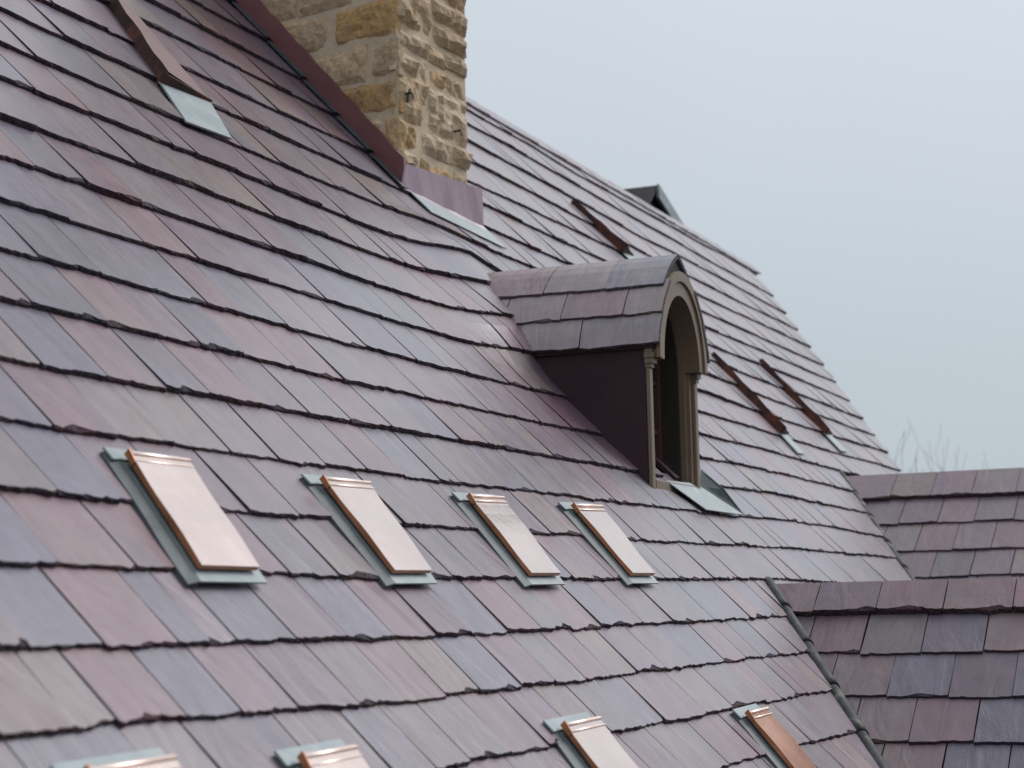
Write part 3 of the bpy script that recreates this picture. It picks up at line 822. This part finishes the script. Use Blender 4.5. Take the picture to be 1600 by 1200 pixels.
# outward side: many smaller, rougher stones
z = 1.825
pal = 'twwtogrtwwto'
while z < TOPZ - .1:
    h_ = U(.19, .28)
    x = X0 + 0.006
    while x < X1 - .05:
        w_ = U(.18, .46)
        if X1 - (x + w_) < .10: w_ = X1 - x - .004
        nsplit = 2 if (h_ > .17 and R() < .35) else 1
        for q in range(nsplit):
            za, zb = z + h_ * q / nsplit, z + h_ * (q + 1) / nsplit - (.012 if q + 1 < nsplit else 0)
            stone('y', x, x + w_, za + U(-.012, .012), zb + U(-.012, .012), random.choice(pal), proud=U(.02, .05), rough=0.034)
        x += w_ + U(.007, .014)
    z += h_ + U(.007, .014)
# small iron ties in the outward face
for (xx, zz) in ((0.375, 2.245), (0.90, 2.155)):
    m = MB()
    m.tube([on_front(xx, Y0 + .0, zz), on_front(xx, Y0 - .06, zz), on_front(xx + .004, Y0 - .065, zz - .03)], [.006, .006, .005], k=6)
    if xx < .5: m.tube([on_front(xx - .012, Y0 - .040, zz - .05), on_front(xx - .004, Y0 - .040, zz), on_front(xx + .002, Y0 - .052, zz + .025)], [.008, .006, .004], k=6)
    m.build('wall_tie', MAT_IRON, ch)
# side flashing: a tall maroon strip stepped over the slates, up the near side
fl = thing_parent = ch
up_edge, lo_edge = [], []
for i in range(19):
    t = 2.27 + i * 0.125
    stepv = 0.02 * ((i * 0.125 / .33) % 1.0)
    fx = X0 - .035 + (t * CP - Y0) * math.tan(A_SIDE)
    up_edge.append(Vector((fx, t * CP, t * SP + .212 - 0.010 * (i % 2))))
    lo_edge.append(Vector((fx, t * CP, t * SP + .03)))
m = MB()
vs = [v for p in zip(lo_edge, up_edge) for v in p]
vs2 = [v + Vector((.030, 0, 0)) for v in vs]
nn = len(vs)
fs = [(2 * i, 2 * i + 1, 2 * i + 3, 2 * i + 2) for i in range(len(up_edge) - 1)]
m.add(vs + vs2, fs + [tuple(q + nn for q in f[::-1]) for f in fs] + [(2 * i + 1, 2 * i + 1 + nn, 2 * i + 3 + nn, 2 * i + 3) for i in range(len(up_edge) - 1)] + [(0, nn, nn + 1, 1)])
m.build('side_flashing', MAT_MAROON, ch)
# foot of the side flashing lying out on the slates, one short step per course
for k in range(-4, 3):
    t1 = tail_of(k)(0.3) - 0.005; t0 = tail_of(k - 1)(0.3) - .03 if k - 1 in COURSES else t1 + .3
    if t0 < 2.3: continue
    t1 = max(t1, 2.28)
    m = MB()
    f1, f0 = X0 + (t1 * CP - Y0) * math.tan(A_SIDE), X0 + (t0 * CP - Y0) * math.tan(A_SIDE)
    p = [MAIN(f1 - .10, t1, .040), MAIN(f1 - .03, t1, .040), MAIN(f0 - .03, t0, .028), MAIN(f0 - .10, t0, .028)]
    m.hexa(p + [v + MAIN.n * .006 for v in p])
    m.build('step_flashing', MAT_VERDI_DARK, ch)
# apron on the outward face, folded out over the slates
wf = CH['x1'] - CH['x0']
tops = [on_front(X0 - .045, Y0 - .075, 1.835), on_front(CH['x1'] + .015, Y0 - .075, 1.855)]
feet = [MAIN(X0 - .055, 2.285, .034), MAIN(CH['x1'] + .10, 2.20, .034)]
m = MB()
nA = 8
rows_ = []
for i in range(nA + 1):
    f = i / nA
    a_, c_ = tops[0].lerp(tops[1], f), feet[0].lerp(feet[1], f)
    mid_ = a_.lerp(c_, .88) + Vector((0, .02 + .004 * math.sin(i * 2.1), 0))
    rows_ += [a_ + Vector((0, 0, .003 * math.sin(i * 3.3))), mid_, c_]
sh = [Vector((0, .012, -.004))] * len(rows_)
m.add(rows_ + [p + q for p, q in zip(rows_, sh)],
      [f for i in range(nA) for r in (0, 1) for f in [(3 * i + r, 3 * i + r + 1, 3 * i + r + 4, 3 * i + r + 3)]] +
      [(3 * i + 2, 3 * i + 2 + len(rows_), 3 * i + 5 + len(rows_), 3 * i + 5) for i in range(nA)] +
      [(0, len(rows_), len(rows_) + 1, 1), (1, len(rows_) + 1, len(rows_) + 2, 2)])
m.build('apron_flashing', MAT_APRON, ch)
m = MB()
p = [MAIN(X0 + .02, 2.12, .030), MAIN(CH['x1'] + .16, 2.06, .030), MAIN(CH['x1'] + .14, 2.24, .028), MAIN(X0 + .0, 2.29, .028)]
m.hexa(p + [v + MAIN.n * .006 for v in p])
m.build('soaker_flashing', MAT_VERDI, ch)

# ================================================================== dormer
DC = -0.03
dm = thing('dormer_window', 'small arched dormer window with slate barrel roof and taupe wood surround', 'dormer', (DC, 0, 0))
prof = [(0.0, 1.118), (0.115, 1.058), (0.215, 0.955), (0.318, 0.812), (0.372, 0.668)]
YF = -0.085
def pz(a):      # profile by arc length fraction
    return a
# solid core of the roof
loop = [Vector((DC - x, YF + .035, z - .012)) for x, z in reversed(prof)] + [Vector((DC + x, YF + .035, z - .012)) for x, z in prof[1:]]
inner = [Vector((DC + x * .90, YF + .035, z - .062 if z > .7 else z - .012)) for x, z in reversed(prof)] + [Vector((DC - x * .90, YF + .035, z - .062 if z > .7 else z - .012)) for x, z in prof[1:]]
m = MB()
nL = len(loop)
depth = Vector((0, 1.5, 0))
for i in range(nL - 1):
    j = nL - 1 - i
    m.hexa([loop[i], loop[i + 1], inner[j - 1], inner[j], loop[i] + depth, loop[i + 1] + depth, inner[j - 1] + depth, inner[j] + depth])
m.build('roof_deck', MAT_DECK, dm)
# slates on both slopes, three courses each; each course lies on one or two facets
def dslates(side):
    S = SlateSet(MAT_SLATE_ROUGH)
    pts = [Vector((side * x, 0, z)) for x, z in prof]
    rows = [(0, 2, [(.02, 'B'), (.31, 'G'), (.63, 'R'), (.98, 'G')]), (2, 3, [(.0, 'T'), (.19, 'R'), (.50, 'T'), (.80, 'G')]), (3, 4, [(.0, 'L'), (.39, 'T'), (.70, 'R'), (.92, 'P')])]
    for ri, (i0, i1, js) in enumerate(rows):
        hi, lo = pts[i0], pts[i1]
        upv = (hi - lo).normalized()
        fr = Frame(Vector((DC, 0, 0)) + lo, (0, -1, 0) if side < 0 else (0, 1, 0), upv)
        Lr = (hi - lo).length
        # a runs outwards on the left (-y), inwards on the right
        xs = [(a, c) for a, c in js] + [(1.28, 'P'), (1.55, 'P')]
        for (p, c), (q, _) in zip(xs, xs[1:]):
            a0, a1 = (-YF - q, -YF - p) if side < 0 else (YF + p, YF + q)
            ext = 0.012
            bow = 0.016 if ri == 0 else 0.006
            def warp(a, b, Lr=Lr, bow=bow): 
                f = min(max(b / Lr, 0), 1); return bow * 4 * f * (1 - f)
            S.slate(fr, a0, a1, lambda a, e=ext: -e - .006 + .004 * math.sin(a * 7), Lr + (.004 if ri == 0 else .035), cols_for(c), thk=U(.010, .015), gap=.002, light=1.85, chip=1.1, seg=9, warp=warp, lift=0.012, headlift=0.012 if ri == 0 else 0)
    return S
for sd_ in (-1, 1):
    dslates(sd_).build(dm, 300)
# side walls
zs = 0.655
xo = 0.362
for s_ in (-1, 1):
    m = MB()
    yb_ = zs / math.tan(PITCH) + .06
    loop = [Vector((DC + s_ * xo, -.002, -.03)), Vector((DC + s_ * xo, -.002, zs + .03)), Vector((DC + s_ * xo, yb_, zs + .03))]
    m.prism(loop, (-s_ * .05, 0, 0))
    m.build('side_wall', MAT_CHEEK, dm)
# eave boards
for s_ in (-1, 1):
    m = MB(); m.box(DC + s_ * xo - .015, DC + s_ * xo + .015, -.05, .60, zs - .012, zs + .02); m.build('eave_board', MAT_CHEEK, dm)
# arched surround built of nested bands stepping back towards the glass
def band(name, mat, r_out, r_in, y0, y1, z_foot, squash=1.0, parts=26, foot=True):
    """arch ring plus straight legs; r = half width, apex height scaled by squash"""
    m = MB()
    zc = 0.60
    def ring(r):
        pts = []
        if foot: pts.append((-r, z_foot))
        for i in range(parts + 1):
            th = math.pi - math.pi * i / parts
            pts.append((r * math.cos(th), zc + r * squash * math.sin(th)))
        if foot: pts.append((r, z_foot))
        return pts
    A_, B_ = ring(r_out), ring(r_in)
    for i in range(len(A_) - 1):
        p = [(DC + A_[i][0], y0, A_[i][1]), (DC + A_[i + 1][0], y0, A_[i + 1][1]), (DC + B_[i + 1][0], y0, B_[i + 1][1]), (DC + B_[i][0], y0, B_[i][1])]
        m.hexa(p + [(x, y1, z) for x, y, z in p])
    o = m.build(name, mat, dm)
    bm = bmesh.new(); bm.from_mesh(o.data); bmesh.ops.remove_doubles(bm, verts=bm.verts, dist=1e-5)
    # inner walls between neighbouring segments
    dead = [f for f in bm.faces if not all(e.is_manifold for e in f.edges) and all(len(e.link_faces) > 2 for e in f.edges if False)]
    bm.to_mesh(o.data); bm.free()
    return o
SQ = 1.24
band('arch_casing', MAT_TAUPE, 0.352, 0.270, -.068, .03, .58, SQ, foot=False)
band('jamb_casing', MAT_TAUPE, 0.352, 0.285, -.006, .05, .015, SQ)
band('outer_moulding', MAT_TAUPE, 0.364, 0.325, -.079, -.060, .58, SQ, foot=False)
band('inner_moulding', MAT_TAUPE, 0.292, 0.262, .012, .09, .015, SQ)
band('reveal', MAT_OLIVE, 0.270, 0.245, .040, .20, .03, SQ)
band('sash_frame', MAT_SASH, 0.246, 0.212, .13, .165, .05, SQ)
# glass
m = MB()
gp = [(-.22, .06)] + [(0.22 * math.cos(math.pi - math.pi * i / 20), .60 + .22 * SQ * math.sin(math.pi * i / 20)) for i in range(21)] + [(.22, .06)]
m.prism([Vector((DC + x, .152, z)) for x, z in gp], (0, .006, 0))
m.build('glass_pane', MAT_GLASS, dm)
for x in (-.075, .075):
    vbox('glazing_bar', MAT_SASH, dm, DC + x - .008, DC + x + .008, .138, .16, .07, .84)
for z in (.30, .54):
    vbox('glazing_bar', MAT_SASH, dm, DC - .215, DC + .215, .136, .158, z, z + .018)
vbox('bottom_rail', MAT_SASH, dm, DC - .215, DC + .215, .132, .165, .03, .09)
# sill and pilasters with capitals
vbox('sill', MAT_TAUPE, dm, DC - .30, DC + .30, -.02, .16, -.03, .045, bevel=.004)
for s_ in (-1, 1):
    xa, xb = DC + s_ * .318, DC + s_ * .362
    vbox('pilaster', MAT_TAUPE, dm, min(xa, xb), max(xa, xb), -.024, -.004, -.03, .555, bevel=.004)
    m = MB()
    for (ex, y0, z0, z1) in ((.000, -.032, .555, .575), (.008, -.042, .575, .600), (.014, -.052, .600, .622), (.006, -.040, .622, .645)):
        m.box(min(xa, xb) - ex, max(xa, xb) + ex, y0, -.003, z0, z1)
    m.build('capital', MAT_TAUPE, dm)
# back of the box so no light leaks
vbox('inner_wall', MAT_OLIVE, dm, DC - .27, DC + .27, .205, .225, 0, .90)
# apron and turned-up side at the foot
m = MB()
tB = -0.150
p = [MAIN(.06, tB, .036), MAIN(.69, tB, .036), MAIN(.40, .05, .036), MAIN(-.16, .03, .036)]
m.hexa(p + [v + MAIN.n * .005 for v in p])
m.build('apron_flashing', MAT_VERDI, dm)
m = MB()
m.prism([MAIN(.37, .03, .04), MAIN(.70, tB + .002, .04), MAIN(.55, -.02, .04) + MAIN.n * .045, MAIN(.41, .10, .04) + MAIN.n * .055], (.012, 0, 0))
m.build('saddle_flashing', MAT_VERDI_DARK, dm)

# ================================================================== copper vents
def vent(label, tl, tr, br, bl, group, h0=.042, dark=False):
    """corners of the hood on the roof plane: top-left, top-right, bottom-right, bottom-left"""
    root = thing('copper_vent', label, 'vent', MAIN((tl[0] + br[0]) / 2, (tl[1] + br[1]) / 2, .04), group)
    def at(fa, fb, h):     # fa across 0..1 (left to right), fb down 0..1
        a0 = tl[0] + (bl[0] - tl[0]) * fb; a1 = tr[0] + (br[0] - tr[0]) * fb
        b0 = tl[1] + (bl[1] - tl[1]) * fb; b1 = tr[1] + (br[1] - tr[1]) * fb
        return MAIN(a0 + (a1 - a0) * fa, b0 + (b1 - b0) * fa, h)
    # flashing pan with a turned edge
    m = MB()
    p = [at(-.04, 1.085, .030), at(1.12, 1.085, .030), at(1.10, .02, .025), at(-.04, .02, .025)]
    m.hexa(p + [v + MAIN.n * .005 for v in p])
    t_ = [at(-.17, .015, .028), at(1.08, .015, .028), at(1.06, -.10, .025), at(-.19, -.10, .025)]
    m.hexa(t_ + [v + MAIN.n * .006 for v in t_])
    m.build('flashing_pan', MAT_VERDI, root)
    m = MB()                                   # the side sheet turned down against the cut slates
    nE = 6
    for i in range(nE):
        f0, f1 = -.08 + 1.165 * i / nE, -.08 + 1.165 * (i + 1) / nE
        wv = lambda f: .012 * math.sin(f * 8 + tl[0] * 3)
        p = [at(-.20 + wv(f1), f1, .012), at(-.03, f1, .012), at(-.03, f0, .012), at(-.20 + wv(f0), f0, .012)]
        q = [at(-.20 + wv(f1), f1, .022 + .003 * f1), at(-.03, f1, .031 + .004 * f1), at(-.03, f0, .031 + .004 * f0), at(-.20 + wv(f0), f0, .022 + .003 * f0)]
        m.hexa(p + q)
    m.build('side_sheet', MAT_SIDE, root)
    # dark throat under the hood
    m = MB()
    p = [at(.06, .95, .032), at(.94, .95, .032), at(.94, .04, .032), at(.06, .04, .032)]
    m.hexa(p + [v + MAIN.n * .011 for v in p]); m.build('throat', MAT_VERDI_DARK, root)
    # hood plate
    m = MB()
    nseg = 8
    for i in range(nseg):
        f0, f1 = i / nseg, (i + 1) / nseg
        w0, w1 = .0016 * math.sin(f0 * 9 + tl[0]), .0016 * math.sin(f1 * 9 + tl[0])
        lo = [at(0, f1, h0), at(1, f1, h0), at(1, f0, h0), at(0, f0, h0)]
        hi = [at(0, f1, h0 + .014 + w1), at(1, f1, h0 + .014 + w1), at(1, f0, h0 + .014 + w0), at(0, f0, h0 + .014 + w0)]
        k = len(m.v)
        m.v += lo + hi
        for f, mi in (((4, 5, 6, 7), 0), ((3, 0, 4, 7), 1), ((1, 2, 6, 5), 1), ((0, 3, 2, 1), 1)):
            m.f.append(tuple(x + k for x in f)); m.m.append(mi)
        if i == nseg - 1: m.f.append(tuple(x + k for x in (0, 1, 5, 4))); m.m.append(1)
        if i == 0: m.f.append(tuple(x + k for x in (2, 3, 7, 6))); m.m.append(1)
    m.build('hood', [MAT_COPPER_WING_REFLECTION if dark else MAT_COPPER, MAT_COPPER_EDGE], root)
    # rolled seam across the top
    m = MB()
    for fb, r_ in ((.022, .0065), (.085, .0035)):
        m.tube([at(.0, fb, h0 + .0135), at(.5, fb, h0 + .0142), at(1.0, fb, h0 + .0135)], [r_] * 3, k=10)
    m.build('seam', MAT_COPPER_SEAM, root, smooth=True)
    m = MB()
    p = [at(-.014, .10, h0 + .001), at(.006, .10, h0 + .001), at(.006, -.012, h0 + .001), at(-.014, -.012, h0 + .001)]
    m.hexa(p + [at(-.014, .10, h0 + .015), at(.006, .10, h0 + .015), at(.006, -.012, h0 + .020), at(-.014, -.012, h0 + .020)])
    m.build('end_cap', MAT_COPPER_EDGE, root)
    return root
gv = 'bright copper vents on the slates'
vent('bright copper vent with the broadest plate, first of the row of four', (-4.763, -.261), (-4.516, -.262), (-4.599, -.635), (-4.847, -.634), gv)
vent('bright copper vent second in the row of four, beside the broad one', (-3.838, -.27), (-3.562, -.265), (-3.654, -.63), (-3.891, -.633), gv)
vent('bright copper vent third in the row of four', (-2.852, -.27), (-2.565, -.258), (-2.670, -.626), (-2.926, -.630), gv)
vent('bright copper vent nearest below the dormer, last in the row of four', (-1.878, -.252), (-1.560, -.237), (-1.680, -.613), (-1.939, -.616), gv)
sk = .08
for (x, t, w_, lab) in ((-5.74, -1.136, .262, 'copper vent cut off by the bottom corner, only its top seam showing'),
                       (-5.055, -1.176, .225, 'bright copper vent low on the slates with its pale seam just above the bottom edge'),
                       (-3.670, -1.208, .265, 'bright copper vent in the lower row, long plate cut by the bottom edge'),
                       (-2.085, -1.288, .245, 'orange copper vent with the wing reflection in its colour, beside the dark rolled valley of the nearer wing')):
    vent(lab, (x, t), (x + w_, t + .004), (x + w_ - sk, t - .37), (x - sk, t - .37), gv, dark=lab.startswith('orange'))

# ================================================================== weathered copper hoods
def hood(label, p0, p1, width, h_top, h_bot, slab, w_top):
    root = thing('copper_hood', label, 'roof vent', MAIN(p1[0], p1[1], .04), 'weathered copper hoods running up the slates')
    n = 10
    m = MB()
    L_, R_ = [], []
    for i in range(n + 1):
        f = i / n
        a = p0[0] + (p1[0] - p0[0]) * f; b = p0[1] + (p1[1] - p0[1]) * f
        hh = h_top + (h_bot - h_top) * f
        wob = .004 * math.sin(f * 17 + a)
        L_.append((MAIN(a, b, .0), MAIN(a, b, .03 + hh + wob)))
        wd = w_top + (width - w_top) * f
        R_.append((MAIN(a + wd, b + .035, .0), MAIN(a + wd, b + .035, .034 + .006 * f)))
    vs = [v for l, r in zip(L_, R_) for v in (l[0], l[1], r[1], r[0])]
    fs, ms = [], []
    for i in range(n):
        k = 4 * i
        for q, mi in (((0, 4, 5, 1), 1), ((1, 5, 6, 2), 0), ((2, 6, 7, 3), 1)):
            fs.append(tuple(k + j for j in q)); ms.append(mi)
    k = 4 * n
    fs.append((k, k + 3, k + 2, k + 1)); ms.append(1)
    fs.append((0, 1, 2, 3)); ms.append(1)
    m.v, m.f, m.m = vs, fs, ms
    m.build('hood', [MAT_COPPER_TOP, MAT_COPPER_OLD], root)
    # front lip
    lip = MB()
    a, b = p1
    p = [MAIN(a - .01, b - .012, .032), MAIN(a + width + .01, b + .020, .032), MAIN(a + width + .01, b + .035, .032), MAIN(a - .01, b + .006, .032)]
    lip.hexa(p + [v + MAIN.n * (.008 + h_bot * (.7 if j in (0, 3) else .08)) for j, v in enumerate(p)])
    lip.build('front_lip', MAT_COPPER_OLD, root)
    s0, s1, s2, s3 = slab
    sl = MB()
    p = [MAIN(*s2, .032), MAIN(*s3, .032), MAIN(*s1, .026), MAIN(*s0, .026)]
    sl.hexa(p + [v + MAIN.n * .008 for v in p])
    sl.build('flashing_slab', MAT_VERDI, root)
    return root
# slab: top-left, top-right, bottom-left, bottom-right on the roof plane
hood('weathered copper hood with long pale green slab, left of the stone chimney', (-1.64, 3.16), (-2.045, 2.262), .40, .035, .055, ((-2.05, 2.27), (-1.63, 2.30), (-2.20, 1.935), (-1.83, 1.960)), .16)
hood('weathered dark copper hood just above the dormer ridge', (5.16, 3.66), (5.10, 3.03), .30, .03, .075, ((5.12, 3.05), (5.40, 3.08), (5.05, 2.86), (5.32, 2.88)), .10)
hood('weathered red brown copper hood beside the dormer arch', (4.53, 1.74), (4.06, .845), .26, .03, .06, ((4.06, .86), (4.28, .88), (3.93, .63), (4.14, .64)), .10)
hood('weathered copper hood nearest the sky edge of the main roof', (6.47, 2.0), (5.99, 1.065), .28, .03, .06, ((5.99, 1.08), (6.24, 1.10), (5.85, .85), (6.10, .86)), .10)

# ================================================================== gable behind the ridge
gb = thing('gable_roof', 'small dark gable with grey wall peeking over the main ridge', 'gable', (11.2, 4.0, 3.6))
pk = Vector((10.35, 3.6, 3.96))
lw, rw = -.85, 1.62
le, re_ = pk + Vector((lw, 0, -.80)), pk + Vector((rw, 0, -.42))
m = MB(); m.prism([pk, pk + Vector((lw, 0, -.62)), pk + Vector((lw, 0, -1.4)), pk + Vector((rw, 0, -1.4)), pk + Vector((rw, 0, -.30 * rw / 1.0))], (0, .3, 0))
m.build('gable_wall', MAT_GREYWALL, gb)
m = MB()
a_, b_ = pk + Vector((0, -.12, .05)), pk + Vector((lw - .1, -.12, -.70))
m.prism([a_, b_, b_ + Vector((0, 2.2, 0)), a_ + Vector((0, 2.2, 0))], (0, 0, -.06)); m.build('roof_slope', MAT_DECK, gb)
m = MB()
c_ = pk + Vector((rw + .1, -.12, -.30 * rw - .06))
m.prism([a_, c_, c_ + Vector((0, 2.2, 0)), a_ + Vector((0, 2.2, 0))], (0, 0, -.06)); m.build('roof_slope', MAT_VERDI_DARK, gb)
m = MB(); m.prism([a_ + Vector((0, -.03, .01)), c_ + Vector((0, -.03, .01)), c_ + Vector((0, -.03, -.14)), a_ + Vector((0, -.03, -.14))], (0, .03, 0)); m.build('verge_trim', MAT_VERDI, gb)

# ================================================================== bare trees beyond the wing
def tree(loc, height, label, seed):
    rnd = random.Random(seed)
    root = thing('bare_tree', label, 'tree', loc, 'bare trees beyond the far wing')
    tr, tw = MB(), MB()
    base = Vector(loc)
    def grow(p, d, L, r, lev):
        n = 4
        pts, rad = [p], [r]
        q = p; dd = d
        for i in range(n):
            dd = (dd + Vector((rnd.uniform(-.16, .16), rnd.uniform(-.16, .16), rnd.uniform(-.02, .14)))).normalized()
            q = q + dd * L / n
            pts.append(q); rad.append(max(r * (1 - .55 * (i + 1) / n), .0052))
        (tr if lev == 0 else tw).tube(pts, rad, k=7 if lev < 2 else 4, cap=False)
        if lev >= 4: return
        kids = (5, 4, 4, 3)[lev]
        for j in range(kids):
            f = rnd.uniform(.35, 1.0) if j else 1.0
            i = min(int(f * n), n)
            ax = Vector((rnd.uniform(-1, 1), rnd.uniform(-1, 1), rnd.uniform(.15, .9))).normalized()
            nd = (dd * rnd.uniform(.7, 1.2) + ax * rnd.uniform(.6, 1.0)).normalized()
            grow(pts[i], nd, L * rnd.uniform(.52, .74), rad[i] * .72, lev + 1)
    grow(base, Vector((0, 0, 1)), height * .40, height * .017, 0)
    tr.build('trunk', MAT_BARK, root, smooth=True)
    tw.build('crown', MAT_BARK, root, smooth=True)
tree((39.74, 6.4, -9), 13.75, 'thin bare tree closest to the main roof edge, its twigs barely over the wing ridge', 20)
tree((47.01, 7.1, -9), 14.97, 'second bare tree from the main roof edge, faint against the sky', 21)
tree((42.33, 5.38, -9), 14.47, 'middle bare tree with the fuller spread of twigs above the wing ridge', 22)
tree((38.53, 4.16, -9), 13.99, 'lowest bare tree above the wing ridge, right of the middle one', 23)
tree((50.99, 5.39, -9), 15.21, 'last bare tree at the edge of the photo, tallest over the wing ridge', 24)
